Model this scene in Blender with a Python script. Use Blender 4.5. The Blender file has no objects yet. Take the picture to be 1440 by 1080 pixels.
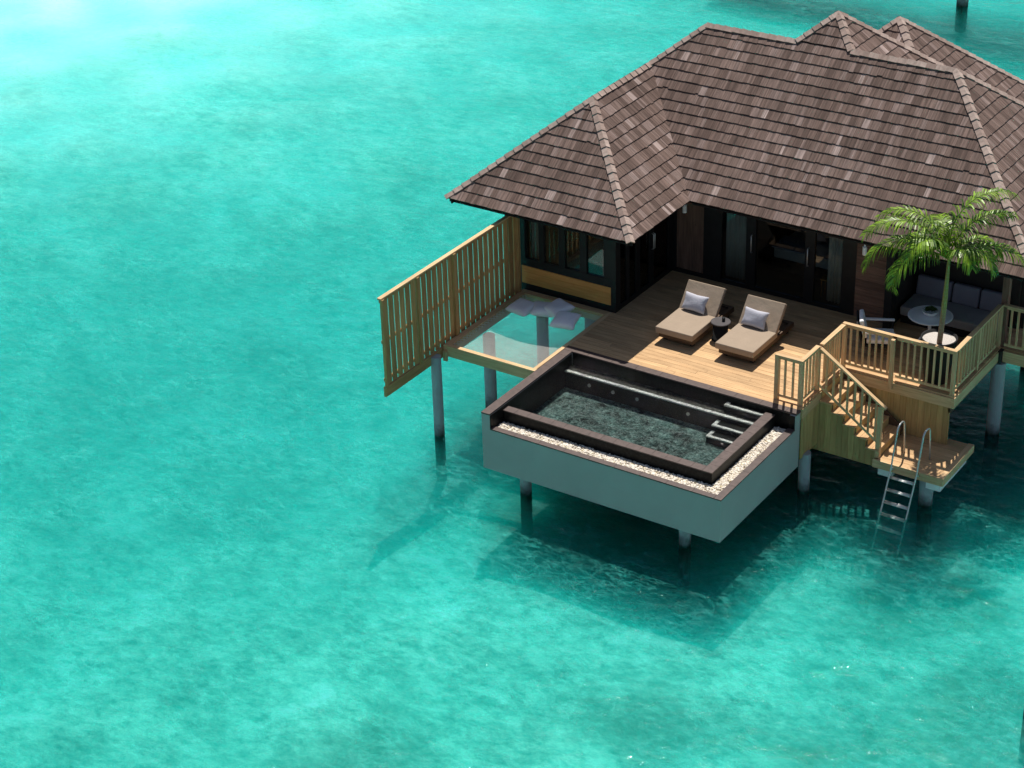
import bpy, bmesh, math, random
from mathutils import Vector, Matrix
R = math.radians
rnd = random.Random(7)
scene = bpy.context.scene
col = scene.collection

# ------------------------------------------------------------------ camera
cd = bpy.data.cameras.new("camera"); cam = bpy.data.objects.new("camera", cd); col.objects.link(cam)
scene.camera = cam
cd.sensor_width = 36.0; cd.lens = 2933.18 / 1440 * 36.0
cd.clip_start = 0.5; cd.clip_end = 2000
cam.location = (21.833, -30.815, 21.408)
yw, pt, rl = R(34.325), R(28.807), R(-1.767)
F = Vector((-math.sin(yw)*math.cos(pt), math.cos(yw)*math.cos(pt), -math.sin(pt)))
Rt = Vector((math.cos(yw), math.sin(yw), 0)); Up = Rt.cross(F)
Rr = Rt*math.cos(rl) + Up*math.sin(rl); Ur = Up*math.cos(rl) - Rt*math.sin(rl)
cam.rotation_euler = Matrix(((Rr.x, Ur.x, -F.x), (Rr.y, Ur.y, -F.y), (Rr.z, Ur.z, -F.z))).to_euler()

# ------------------------------------------------------------------ light
to_sun = Vector((-0.19, 0.43, 1.0)).normalized()
world = bpy.data.worlds.new("World"); scene.world = world; world.use_nodes = True
wn = world.node_tree.nodes; wl = world.node_tree.links
sky = wn.new("ShaderNodeTexSky"); sky.sky_type = 'NISHITA'; sky.sun_disc = False
sky.sun_elevation = math.asin(to_sun.z); sky.sun_rotation = math.atan2(to_sun.x, to_sun.y)
sky.air_density = 1.0; sky.dust_density = 1.2
wl.new(sky.outputs[0], wn["Background"].inputs[0]); wn["Background"].inputs[1].default_value = 0.062
sd = bpy.data.lights.new("sun", 'SUN'); sd.energy = 4.7; sd.angle = R(0.55); sd.color = (1.0, 0.945, 0.87)
sun = bpy.data.objects.new("sun", sd); col.objects.link(sun)
sun.rotation_euler = to_sun.to_track_quat('Z', 'Y').to_euler(); sun.location = (0, 10, 40)
scene.view_settings.view_transform = 'Standard'; scene.view_settings.look = 'None'
scene.view_settings.exposure = 0.18; scene.view_settings.gamma = 1.0
scene.render.engine = 'CYCLES'
scene.cycles.max_bounces = 8; scene.cycles.volume_bounces = 2; scene.cycles.transparent_max_bounces = 16
scene.cycles.sample_clamp_indirect = 6.0

# ------------------------------------------------------------------ materials
def nodes(name):
    m = bpy.data.materials.new(name); m.use_nodes = True
    nt = m.node_tree; b = nt.nodes["Principled BSDF"]
    return m, nt.nodes, nt.links, b
def setv(b, **k):
    for n, v in k.items(): b.inputs[n.replace('_', ' ')].default_value = v
def noise(n, l, vec, scale, detail=3.0, rough=0.55, dist=0.0):
    t = n.new("ShaderNodeTexNoise"); t.inputs["Scale"].default_value = scale
    t.inputs["Detail"].default_value = detail; t.inputs["Roughness"].default_value = rough
    t.inputs["Distortion"].default_value = dist
    if vec is not None: l.new(vec, t.inputs["Vector"])
    return t.outputs[0]
def mapping(n, l, vec, scale=(1, 1, 1), rot=(0, 0, 0), loc=(0, 0, 0)):
    t = n.new("ShaderNodeMapping"); t.inputs["Scale"].default_value = scale
    t.inputs["Rotation"].default_value = rot; t.inputs["Location"].default_value = loc
    l.new(vec, t.inputs["Vector"]); return t.outputs[0]
def ramp(n, l, fac, stops):
    t = n.new("ShaderNodeValToRGB"); e = t.color_ramp.elements
    while len(e) < len(stops): e.new(0.5)
    for k, (p, c) in enumerate(stops):
        e[k].position = p; e[k].color = (c, c, c, 1) if not hasattr(c, '__len__') else (*c, 1)
    l.new(fac, t.inputs[0]); return t.outputs[0]
def mixc(n, l, fac, a, b, mode='MIX'):
    t = n.new("ShaderNodeMix"); t.data_type = 'RGBA'; t.blend_type = mode
    for sock, v in ((t.inputs[0], fac), (t.inputs[6], a), (t.inputs[7], b)):
        if isinstance(v, bpy.types.NodeSocket): l.new(v, sock)
        elif hasattr(v, '__len__'): sock.default_value = (*v, 1)
        else: sock.default_value = v
    return t.outputs[2]
def mth(n, l, op, a, b=None):
    t = n.new("ShaderNodeMath"); t.operation = op
    for k, v in enumerate((a, b)):
        if v is None: continue
        if isinstance(v, bpy.types.NodeSocket): l.new(v, t.inputs[k])
        else: t.inputs[k].default_value = v
    return t.outputs[0]
def bump(n, l, h, strength, dist):
    t = n.new("ShaderNodeBump"); t.inputs["Strength"].default_value = strength
    t.inputs["Distance"].default_value = dist; l.new(h, t.inputs["Height"]); return t.outputs[0]

def wood(name, dark, light, rough=0.7, isl=(0.72, 1.12), grain=26, blot=0.3, spec=0.3):
    m, n, l, b = nodes(name)
    uv = n.new("ShaderNodeUVMap").outputs[0]
    g = noise(n, l, mapping(n, l, uv, (1.6, grain, 1)), 1.0, 5, 0.6, 0.6)
    c = mixc(n, l, ramp(n, l, g, [(0.3, 0.0), (0.7, 1.0)]), dark, light)
    big = noise(n, l, mapping(n, l, uv, (0.8, 2.4, 1)), 1.0, 3)
    c = mixc(n, l, blot, c, ramp(n, l, big, [(0.35, 0.45), (0.65, 1.25)]), 'MULTIPLY')
    geo = n.new("ShaderNodeNewGeometry")
    c = mixc(n, l, 1.0, c, ramp(n, l, geo.outputs["Random Per Island"], [(0, isl[0]), (1, isl[1])]), 'MULTIPLY')
    kn = n.new("ShaderNodeTexVoronoi"); kn.inputs["Scale"].default_value = 1.0
    l.new(mapping(n, l, uv, (2.0, 7.0, 1)), kn.inputs["Vector"])
    c = mixc(n, l, ramp(n, l, kn.outputs["Distance"], [(0.03, 0.55), (0.09, 0.0)]), c, tuple(0.35*v for v in dark))
    l.new(c, b.inputs["Base Color"]); setv(b, Roughness=rough, Specular_IOR_Level=spec)
    l.new(bump(n, l, g, 0.25, 0.004), b.inputs["Normal"])
    return m
def plain(name, c, rough=0.6, var=0.12, scale=6.0, spec=0.35, metallic=0.0, bs=0.0, bscale=80):
    m, n, l, b = nodes(name)
    o = n.new("ShaderNodeTexCoord").outputs["Object"]
    f = noise(n, l, o, scale, 4)
    cc = mixc(n, l, ramp(n, l, f, [(0.3, 0.0), (0.7, 1.0)]), tuple(v*(1-var) for v in c), tuple(min(1, v*(1+var)) for v in c))
    l.new(cc, b.inputs["Base Color"]); setv(b, Roughness=rough, Specular_IOR_Level=spec, Metallic=metallic)
    if bs: l.new(bump(n, l, noise(n, l, o, bscale, 2), bs, 0.003), b.inputs["Normal"])
    return m
def fabric(name, c, rough=0.95):
    m, n, l, b = nodes(name)
    o = n.new("ShaderNodeTexCoord").outputs["Object"]
    f = noise(n, l, o, 4.0, 4)
    cc = mixc(n, l, f, tuple(v*0.88 for v in c), tuple(v*1.1 for v in c))
    fine = noise(n, l, mapping(n, l, o, (1, 1, 1)), 220, 2)
    cc = mixc(n, l, 0.25, cc, fine, 'OVERLAY')
    l.new(cc, b.inputs["Base Color"]); setv(b, Roughness=rough, Specular_IOR_Level=0.1)
    h = mth(n, l, 'ADD', noise(n, l, o, 9, 3), mth(n, l, 'MULTIPLY', fine, 0.1))
    l.new(bump(n, l, h, 0.5, 0.02), b.inputs["Normal"])
    return m
def glass(name, tint=(0.75, 0.8, 0.8), lo=0.10):
    m, n, l, b = nodes(name); n.remove(b)
    tr = n.new("ShaderNodeBsdfTransparent"); tr.inputs[0].default_value = (*tint, 1)
    gl = n.new("ShaderNodeBsdfGlossy"); gl.inputs["Roughness"].default_value = 0.03
    fr = n.new("ShaderNodeFresnel"); fr.inputs[0].default_value = 1.5
    mx = n.new("ShaderNodeMixShader"); l.new(fr.outputs[0], mx.inputs[0])
    l.new(tr.outputs[0], mx.inputs[1]); l.new(gl.outputs[0], mx.inputs[2])
    l.new(mx.outputs[0], n["Material Output"].inputs[0]); return m

M = {}
M['deck'] = wood('deck_pine', (0.51, 0.305, 0.148), (0.74, 0.49, 0.255), 0.75, (0.78, 1.08), 30, 0.35)
M['pine'] = wood('railing_pine', (0.56, 0.36, 0.18), (0.78, 0.55, 0.31), 0.75, (0.82, 1.08), 24, 0.3)
M['skirt'] = wood('skirt_pine', (0.44, 0.285, 0.11), (0.60, 0.41, 0.175), 0.8, (0.8, 1.1), 24, 0.3)
M['fence'] = wood('fence_pine', (0.42, 0.235, 0.085), (0.60, 0.37, 0.16), 0.8, (0.75, 1.1), 24, 0.35)
M['ochre'] = wood('ochre_wood', (0.62, 0.27, 0.07), (0.74, 0.36, 0.11), 0.6, (0.85, 1.05), 18, 0.2)
M['clad'] = wood('cladding_wood', (0.13, 0.075, 0.052), (0.24, 0.145, 0.105), 0.7, (0.75, 1.15), 20, 0.35)
M['brown'] = wood('brown_wood', (0.08, 0.048, 0.028), (0.15, 0.095, 0.06), 0.6, (0.8, 1.1), 22, 0.3)
M['black'] = plain('black_frame', (0.012, 0.013, 0.014), 0.45, 0.2)
M['blackmatte'] = plain('black_matte', (0.012, 0.012, 0.012), 0.8, 0.2)
M['dark'] = plain('dark_interior', (0.03, 0.026, 0.024), 0.7)
M['cope'] = plain('brown_coping_stone', (0.088, 0.06, 0.052), 0.5, 0.25, 9, 0.4, bs=0.3)
M['shell'] = plain('grey_render', (0.38, 0.38, 0.365), 0.8, 0.05, 1.2, 0.2, bs=0.15, bscale=30)
M['white'] = plain('white_paint', (0.88, 0.87, 0.88), 0.45, 0.04)
M['gravel'] = plain('white_gravel', (0.52, 0.48, 0.44), 0.9, 0.3, 60, bs=0.8, bscale=40)
M['steel'] = plain('stainless_steel', (0.66, 0.66, 0.65), 0.33, 0.05, 6, 0.6, 0.65)
M['taupe'] = fabric('taupe_cushion', (0.36, 0.285, 0.215))
M['pillow'] = fabric('pale_grey_fabric', (0.50, 0.50, 0.56))
M['netpillow'] = fabric('white_grey_fabric', (0.93, 0.92, 0.93))
M['sofa'] = fabric('charcoal_fabric', (0.22, 0.22, 0.27))
M['sofaseat'] = fabric('grey_fabric', (0.34, 0.33, 0.34))
M['curtain'] = fabric('curtain_cloth', (0.62, 0.60, 0.55))
M['net'] = plain('net_rope', (0.74, 0.70, 0.66), 0.9, 0.05)
M['glass'] = glass('window_glass')
M['anth'] = plain('anthracite', (0.055, 0.048, 0.052), 0.55, 0.2)

def mosaic(name, c, light, sc=22, blot=0.0):
    m, n, l, b = nodes(name)
    o = n.new("ShaderNodeTexCoord").outputs["Object"]
    v = n.new("ShaderNodeTexVoronoi"); v.distance = 'CHEBYCHEV'; v.inputs["Scale"].default_value = sc
    v.inputs["Randomness"].default_value = 0.25; l.new(o, v.inputs["Vector"])
    f = mth(n, l, 'MULTIPLY', v.outputs["Color"], 1.0)
    cc = mixc(n, l, ramp(n, l, f, [(0.2, 0.0), (0.95, 1.0)]), c, light)
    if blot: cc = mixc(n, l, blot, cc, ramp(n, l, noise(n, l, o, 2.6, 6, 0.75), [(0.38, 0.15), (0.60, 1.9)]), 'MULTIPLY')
    if blot:  # ripple light and caustic flecks painted into the floor tile colour
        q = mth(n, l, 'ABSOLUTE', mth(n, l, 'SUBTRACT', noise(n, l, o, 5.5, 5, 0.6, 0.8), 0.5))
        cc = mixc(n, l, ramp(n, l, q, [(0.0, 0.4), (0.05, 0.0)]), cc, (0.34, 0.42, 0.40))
    l.new(cc, b.inputs["Base Color"]); setv(b, Roughness=0.4, Specular_IOR_Level=0.12); return m
M['tile'] = mosaic('dark_pool_mosaic', (0.006, 0.006, 0.006), (0.016, 0.017, 0.017))
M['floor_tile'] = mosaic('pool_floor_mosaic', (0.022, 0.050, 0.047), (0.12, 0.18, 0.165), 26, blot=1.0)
M['trim'] = mosaic('pale_mosaic_trim', (0.60, 0.58, 0.55), (0.92, 0.90, 0.86), 30)
M['bench_tile'] = mosaic('pool_bench_mosaic', (0.03, 0.028, 0.026), (0.12, 0.11, 0.095), 24)

# concrete pile with algae stain near the water
m, n, l, b = nodes('pile_concrete')
tc = n.new("ShaderNodeNewGeometry"); sep = n.new("ShaderNodeSeparateXYZ"); l.new(tc.outputs["Position"], sep.inputs[0])
nz = noise(n, l, tc.outputs["Position"], 7, 4)
hz = mth(n, l, 'ADD', sep.outputs[2], mth(n, l, 'MULTIPLY', nz, 0.35))
st = n.new("ShaderNodeMapRange"); st.inputs[1].default_value = -1.98; st.inputs[2].default_value = -1.62
l.new(hz, st.inputs[0])
c = mixc(n, l, nz, (0.30, 0.33, 0.36), (0.44, 0.46, 0.48))
c = mixc(n, l, st.outputs[0], (0.022, 0.035, 0.024), c)
l.new(c, b.inputs["Base Color"]); setv(b, Roughness=0.85, Specular_IOR_Level=0.2); M['pile'] = m

# shingles
m, n, l, b = nodes('cedar_shingle')
uv = n.new("ShaderNodeUVMap").outputs[0]; geo = n.new("ShaderNodeNewGeometry")
streak = noise(n, l, mapping(n, l, uv, (26, 1.3, 1)), 1.0, 4, 0.65)
isl = ramp(n, l, geo.outputs["Random Per Island"], [(0.0, (0.098, 0.064, 0.052)), (0.3, (0.142, 0.095, 0.078)), (0.78, (0.182, 0.126, 0.106)), (0.97, (0.23, 0.167, 0.147)), (1.0, (0.40, 0.31, 0.28))])
c = mixc(n, l, 0.95, isl, ramp(n, l, streak, [(0.30, 0.5), (0.5, 1.0), (0.68, 1.6)]), 'MULTIPLY')
big = noise(n, l, geo.outputs["Position"], 0.9, 3)
c = mixc(n, l, 0.6, c, ramp(n, l, big, [(0.3, 0.78), (0.7, 1.2)]), 'MULTIPLY')
l.new(c, b.inputs["Base Color"]); setv(b, Roughness=0.82, Specular_IOR_Level=0.25)
l.new(bump(n, l, streak, 0.5, 0.006), b.inputs["Normal"]); M['shingle'] = m
M['underlay'] = plain('roof_underlay', (0.045, 0.032, 0.029), 0.9)
m, n, l, b = nodes('ridge_cap_cedar')
uv = n.new("ShaderNodeUVMap").outputs[0]; geo = n.new("ShaderNodeNewGeometry")
streak = noise(n, l, mapping(n, l, uv, (30, 2, 1)), 1.0, 3, 0.6)
isl = ramp(n, l, geo.outputs["Random Per Island"], [(0.0, (0.30, 0.215, 0.18)), (1.0, (0.46, 0.36, 0.31))])
c = mixc(n, l, 0.8, isl, ramp(n, l, streak, [(0.3, 0.7), (0.7, 1.3)]), 'MULTIPLY')
l.new(c, b.inputs["Base Color"]); setv(b, Roughness=0.8, Specular_IOR_Level=0.25); M['cap'] = m

# sea surface: clear tinted water over a bed, ripple and caustic light painted as diffuse streaks, rippled gloss
def wave_height(n, l, o, k=1.0):
    a = noise(n, l, mapping(n, l, o, (0.55*k, 1.0*k, 1), (0, 0, R(-28))), 1.1, 2, 0.5, 0.6)
    bb = noise(n, l, mapping(n, l, o, (0.6*k, 1.0*k, 1), (0, 0, R(-50))), 4.8, 5, 0.68, 0.6)
    cc = noise(n, l, o, 16*k, 3, 0.6, 0.4)
    return mth(n, l, 'ADD', mth(n, l, 'ADD', a, mth(n, l, 'MULTIPLY', bb, 0.36)), mth(n, l, 'MULTIPLY', cc, 0.10))
m, n, l, b = nodes('lagoon_water'); n.remove(b)
o = n.new("ShaderNodeTexCoord").outputs["Object"]
h = wave_height(n, l, o)
nb = bump(n, l, h, 1.0, 0.052)
tr = n.new("ShaderNodeBsdfTransparent"); tr.inputs[0].default_value = (0.97, 0.985, 0.985, 1)
df = n.new("ShaderNodeBsdfDiffuse")
st1 = noise(n, l, mapping(n, l, o, (0.6, 1.0, 1), (0, 0, R(-34))), 4.2, 9, 0.78, 0.25)
st2 = noise(n, l, mapping(n, l, o, (0.7, 1.0, 1), (0, 0, R(-20))), 0.35, 4, 0.6, 0.8)
dc = mixc(n, l, ramp(n, l, st1, [(0.36, 0.0), (0.66, 1.0)]), (0.02, 0.62, 0.54), (0.18, 0.88, 0.79))
l.new(dc, df.inputs[0]); l.new(nb, df.inputs["Normal"])
mx = n.new("ShaderNodeMixShader"); 
ff = mth(n, l, 'MULTIPLY', ramp(n, l, st2, [(0.32, 0.03), (0.68, 0.09)]), ramp(n, l, st1, [(0.48, 0.0), (0.60, 0.7), (0.70, 1.8)]))
def ridged(n, l, vec, scale, det, w_):
    q = noise(n, l, vec, scale, det, 0.55, 0.3)
    q = mth(n, l, 'ABSOLUTE', mth(n, l, 'SUBTRACT', q, 0.5))
    return ramp(n, l, q, [(0.0, 1.0), (w_, 0.0)])
rg1 = ridged(n, l, mapping(n, l, o, (0.55, 1.15, 1), (0, 0, R(-34))), 2.3, 5, 0.035)
rg2 = ridged(n, l, mapping(n, l, o, (0.6, 1.1, 1), (0, 0, R(-18))), 5.5, 4, 0.05)
rgs = mth(n, l, 'MULTIPLY', mth(n, l, 'ADD', rg1, rg2), ramp(n, l, noise(n, l, o, 0.7, 3), [(0.38, 0.02), (0.65, 0.13)]))  # net of caustic lines, joined to the painted light streaks
ff = mth(n, l, 'ADD', ff, rgs)
l.new(ff, mx.inputs[0]); l.new(tr.outputs[0], mx.inputs[1]); l.new(df.outputs[0], mx.inputs[2])
gl = n.new("ShaderNodeBsdfGlossy"); gl.inputs["Roughness"].default_value = 0.045; l.new(nb, gl.inputs["Normal"])
fr = n.new("ShaderNodeFresnel"); fr.inputs[0].default_value = 1.33; l.new(nb, fr.inputs["Normal"])
mx2 = n.new("ShaderNodeMixShader"); l.new(fr.outputs[0], mx2.inputs[0])
l.new(mx.outputs[0], mx2.inputs[1]); l.new(gl.outputs[0], mx2.inputs[2])
l.new(mx2.outputs[0], n["Material Output"].inputs[0])
va = n.new("ShaderNodeVolumeAbsorption"); va.inputs[0].default_value = (0.0, 0.993, 0.985, 1); va.inputs[1].default_value = 1.0
vs_ = n.new("ShaderNodeVolumeScatter"); vs_.inputs[0].default_value = (0.0, 0.985, 0.935, 1); vs_.inputs[1].default_value = 0.85; vs_.inputs[2].default_value = 0.72
ad = n.new("ShaderNodeAddShader"); l.new(va.outputs[0], ad.inputs[0]); l.new(vs_.outputs[0], ad.inputs[1]); l.new(ad.outputs[0], n["Material Output"].inputs[1])
m.cycles.homogeneous_volume = True; M['sea'] = m

# sea bed: pale sand, soft darker weed patches, whiter patch at the far left
m, n, l, b = nodes('sea_bed_sand')
o = n.new("ShaderNodeTexCoord").outputs["Object"]
big = noise(n, l, o, 0.28, 4, 0.6, 0.2); mid = noise(n, l, mapping(n, l, o, (0.6, 1, 1), (0, 0, R(-34))), 3.0, 9, 0.85, 0.25)
c = mixc(n, l, ramp(n, l, big, [(0.35, 0.0), (0.62, 1.0)]), (0.38, 0.49, 0.39), (0.60, 0.70, 0.57))
c = mixc(n, l, 1.0, c, ramp(n, l, mid, [(0.40, 0.35), (0.5, 1.0), (0.60, 1.7)]), 'MULTIPLY')  # fine ripple-light mottling painted into the sand colour
def spot(cx, cy, r0, r1):
    g = n.new("ShaderNodeVectorMath"); g.operation = 'DISTANCE'
    w = n.new("ShaderNodeVectorMath"); w.operation = 'ADD'; nn = n.new("ShaderNodeTexNoise"); nn.inputs["Scale"].default_value = 0.45; nn.inputs["Detail"].default_value = 5
    l.new(o, nn.inputs["Vector"]); sc = n.new("ShaderNodeVectorMath"); sc.operation = 'SCALE'; l.new(nn.outputs["Color"], sc.inputs[0]); sc.inputs[3].default_value = (r1-r0)*0.9+1.0
    l.new(o, w.inputs[0]); l.new(sc.outputs[0], w.inputs[1]); l.new(w.outputs[0], g.inputs[0])
    h_ = ((r1-r0)*0.9+1.0)*0.5
    g.inputs[1].default_value = (cx+h_, cy+h_, h_)
    mr = n.new("ShaderNodeMapRange"); mr.interpolation_type = 'SMOOTHSTEP'
    mr.inputs[1].default_value = r0; mr.inputs[2].default_value = r1; mr.inputs[3].default_value = 1.0; mr.inputs[4].default_value = 0.0; l.new(g.outputs[1], mr.inputs[0]); return mr.outputs[0]
c = mixc(n, l, mth(n, l, 'MULTIPLY', spot(-38, 24, 4, 30), 0.9), c, (0.92, 0.90, 0.88))
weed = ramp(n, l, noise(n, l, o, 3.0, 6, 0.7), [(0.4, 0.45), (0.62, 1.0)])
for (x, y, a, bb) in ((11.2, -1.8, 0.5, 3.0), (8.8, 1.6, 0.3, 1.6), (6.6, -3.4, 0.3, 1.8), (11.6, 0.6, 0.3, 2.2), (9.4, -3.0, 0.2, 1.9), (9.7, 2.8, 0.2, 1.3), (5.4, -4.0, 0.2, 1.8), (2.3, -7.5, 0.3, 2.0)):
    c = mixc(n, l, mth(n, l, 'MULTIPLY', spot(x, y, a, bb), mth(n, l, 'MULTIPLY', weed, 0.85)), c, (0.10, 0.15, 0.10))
l.new(c, b.inputs["Base Color"]); setv(b, Roughness=0.9, Specular_IOR_Level=0.1, Subsurface_Weight=1.0, Subsurface_Radius=(0.16, 0.16, 0.16), Subsurface_Scale=1.0); M['bed'] = m

# pool water
m, n, l, b = nodes('pool_water'); n.remove(b)
o = n.new("ShaderNodeTexCoord").outputs["Object"]
nb = bump(n, l, mth(n, l, 'ADD', noise(n, l, o, 9, 3, 0.6, 0.8), mth(n, l, 'MULTIPLY', noise(n, l, o, 30, 2), 0.4)), 1.0, 0.10)
tr = n.new("ShaderNodeBsdfTransparent"); tr.inputs[0].default_value = (0.90, 0.955, 0.95, 1)
gl = n.new("ShaderNodeBsdfGlossy"); gl.inputs["Roughness"].default_value = 0.06; l.new(nb, gl.inputs["Normal"])
fr = n.new("ShaderNodeFresnel"); fr.inputs[0].default_value = 1.3; l.new(nb, fr.inputs["Normal"])
mx2 = n.new("ShaderNodeMixShader"); l.new(fr.outputs[0], mx2.inputs[0]); l.new(tr.outputs[0], mx2.inputs[1]); l.new(gl.outputs[0], mx2.inputs[2])
l.new(mx2.outputs[0], n["Material Output"].inputs[0]); M['poolwater'] = m

# pebbles, leaves
m, n, l, b = nodes('pale_pebble'); geo = n.new("ShaderNodeNewGeometry")
l.new(ramp(n, l, geo.outputs["Random Per Island"], [(0, (0.42, 0.35, 0.26)), (0.25, (0.76, 0.68, 0.56)), (0.9, (0.90, 0.85, 0.76)), (1, (0.62, 0.52, 0.28))]), b.inputs["Base Color"])
setv(b, Roughness=0.7); M['pebble'] = m
def leaf(name, dark, light):
    m, n, l, b = nodes(name); geo = n.new("ShaderNodeNewGeometry")
    c = ramp(n, l, geo.outputs["Random Per Island"], [(0, dark), (0.75, light), (1, tuple(min(1, v*1.5) for v in light))])
    l.new(c, b.inputs["Base Color"]); setv(b, Roughness=0.42, Specular_IOR_Level=0.5)
    t = n.new("ShaderNodeBsdfTranslucent"); l.new(c, t.inputs[0]); mx = n.new("ShaderNodeMixShader"); mx.inputs[0].default_value = 0.3
    l.new(b.outputs[0], mx.inputs[1]); l.new(t.outputs[0], mx.inputs[2]); l.new(mx.outputs[0], n["Material Output"].inputs[0]); return m
M['palm'] = leaf('palm_leaf', (0.035, 0.095, 0.008), (0.23, 0.38, 0.025))
M['succ'] = leaf('succulent_leaf', (0.04, 0.09, 0.02), (0.12, 0.20, 0.04))
m, n, l, b = nodes('palm_trunk'); geo = n.new("ShaderNodeNewGeometry"); sep = n.new("ShaderNodeSeparateXYZ"); l.new(geo.outputs["Position"], sep.inputs[0])
wv = mth(n, l, 'SINE', mth(n, l, 'MULTIPLY', sep.outputs[2], 75.0))
hh = n.new("ShaderNodeMapRange"); hh.inputs[1].default_value = 1.45; hh.inputs[2].default_value = 1.9; l.new(sep.outputs[2], hh.inputs[0])
c = mixc(n, l, hh.outputs[0], (0.27, 0.155, 0.095), (0.26, 0.24, 0.06))
c = mixc(n, l, mth(n, l, 'MULTIPLY', ramp(n, l, wv, [(0.55, 0.0), (0.95, 1.0)]), 0.35), c, (0.36, 0.32, 0.22))
l.new(c, b.inputs["Base Color"]); setv(b, Roughness=0.75); M['trunk'] = m

# ------------------------------------------------------------------ mesh helpers
def wloc(o):
    v = Vector((0, 0, 0))
    while o is not None: v += o.location; o = o.parent
    return v
class MB:
    def __init__(s): s.v = []; s.f = []; s.uv = []
    def add(s, vs, fs, uvs=None):
        k = len(s.v); s.v += [tuple(v) for v in vs]
        for i, f in enumerate(fs):
            s.f.append(tuple(j+k for j in f))
            s.uv.append(uvs[i] if uvs else [(0, 0)]*len(f))
    def box(s, lo, hi, Mx=None):
        lo = Vector(lo); hi = Vector(hi); d = hi-lo; ax = max(range(3), key=lambda i: d[i])
        vs = [Vector((x, y, z)) for x in (lo.x, hi.x) for y in (lo.y, hi.y) for z in (lo.z, hi.z)]
        fs = [(0, 1, 3, 2), (4, 6, 7, 5), (0, 4, 5, 1), (2, 3, 7, 6), (0, 2, 6, 4), (1, 5, 7, 3)]
        na = [0, 0, 1, 1, 2, 2]; ou = rnd.random()*40; ov = rnd.random()*40; uvs = []
        for f, a in zip(fs, na):
            rest = [i for i in range(3) if i != a]
            ua = ax if ax in rest else rest[0]; va = [i for i in rest if i != ua][0]
            uvs.append([(vs[j][ua]+ou, vs[j][va]+ov) for j in f])
        if Mx is not None: vs = [Mx @ v for v in vs]
        s.add(vs, fs, uvs); return s
    def beam(s, p0, p1, w, h, up=(0, 0, 1)):
        p0 = Vector(p0); p1 = Vector(p1); x = (p1-p0); L = x.length; x.normalize()
        y = Vector(up).cross(x).normalized(); z = x.cross(y)
        Mx = Matrix(((x.x, y.x, z.x, p0.x), (x.y, y.y, z.y, p0.y), (x.z, y.z, z.z, p0.z), (0, 0, 0, 1)))
        return s.box((0, -w/2, -h/2), (L, w/2, h/2), Mx)
    def tube(s, pts, r, n=10, cap=True, ends=None):
        pts = [Vector(p) for p in pts]; rr = r if hasattr(r, '__len__') else [r]*len(pts)
        vs = []; t0 = (pts[1]-pts[0]).normalized()
        a = t0.orthogonal().normalized()
        for i, p in enumerate(pts):
            t = (pts[min(i+1, len(pts)-1)]-pts[max(i-1, 0)]).normalized()
            a = (a-t*a.dot(t)).normalized(); bb = t.cross(a)
            for k in range(n):
                q = 2*math.pi*k/n; vs.append(p+(a*math.cos(q)+bb*math.sin(q))*rr[i])
        fs = [(i*n+k, i*n+(k+1) % n, (i+1)*n+(k+1) % n, (i+1)*n+k) for i in range(len(pts)-1) for k in range(n)]
        if cap: fs += [tuple(range(n))[::-1], tuple((len(pts)-1)*n+k for k in range(n))]
        s.add(vs, fs); return s
    def lathe(s, prof, c, n=40, fn=None):
        vs = []
        for (r, z) in prof:
            for k in range(n):
                q = 2*math.pi*k/n; rr, zz = (r, z) if fn is None else fn(r, z, q)
                vs.append((c[0]+rr*math.cos(q), c[1]+rr*math.sin(q), c[2]+zz))
        m_ = len(prof)
        fs = [(i*n+k, i*n+(k+1) % n, (i+1)*n+(k+1) % n, (i+1)*n+k) for i in range(m_-1) for k in range(n)]
        fs += [tuple(range(n))[::-1], tuple((m_-1)*n+k for k in range(n))]
        s.add(vs, fs); return s
    def build(s, name, mat, parent=None, smooth=False, origin=None, bevel=0.0):
        me = bpy.data.meshes.new(name)
        if parent is not None: off = wloc(parent)
        elif origin is not None: off = Vector(origin)
        else:
            xs = [v[0] for v in s.v]; ys = [v[1] for v in s.v]; zs = [v[2] for v in s.v]
            off = Vector(((min(xs)+max(xs))/2, (min(ys)+max(ys))/2, min(zs)))
        me.from_pydata([(v[0]-off.x, v[1]-off.y, v[2]-off.z) for v in s.v], [], s.f)
        ul = me.uv_layers.new(name="UVMap"); flat = [c for f in s.uv for p in f for c in p]
        ul.data.foreach_set("uv", flat)
        if smooth: me.polygons.foreach_set("use_smooth", [True]*len(me.polygons))
        me.materials.append(M[mat]); me.update()
        o = bpy.data.objects.new(name, me); col.objects.link(o)
        if parent is not None: o.parent = parent
        else: o.location = off
        if bevel:
            bv = o.modifiers.new("bevel", 'BEVEL'); bv.width = bevel; bv.segments = 3; bv.limit_method = 'ANGLE'
            me.polygons.foreach_set("use_smooth", [True]*len(me.polygons))
            wn_ = o.modifiers.new("wn", 'WEIGHTED_NORMAL'); wn_.keep_sharp = True
        return o
def tag(o, label=None, cat=None, group=None, kind=None):
    if label: o['label'] = label
    if cat: o['category'] = cat
    if group: o['group'] = group
    if kind: o['kind'] = kind
    return o
def thing(name, loc, label, cat, group=None):
    o = bpy.data.objects.new(name, None); o.empty_display_size = 0.2; col.objects.link(o); o.location = loc
    return tag(o, label, cat, group)
def copy_tree(o, parent=None):
    c = o.copy(); col.objects.link(c); c.parent = parent
    for ch in [x for x in bpy.data.objects if x.parent == o]: copy_tree(ch, c)
    return c

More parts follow.
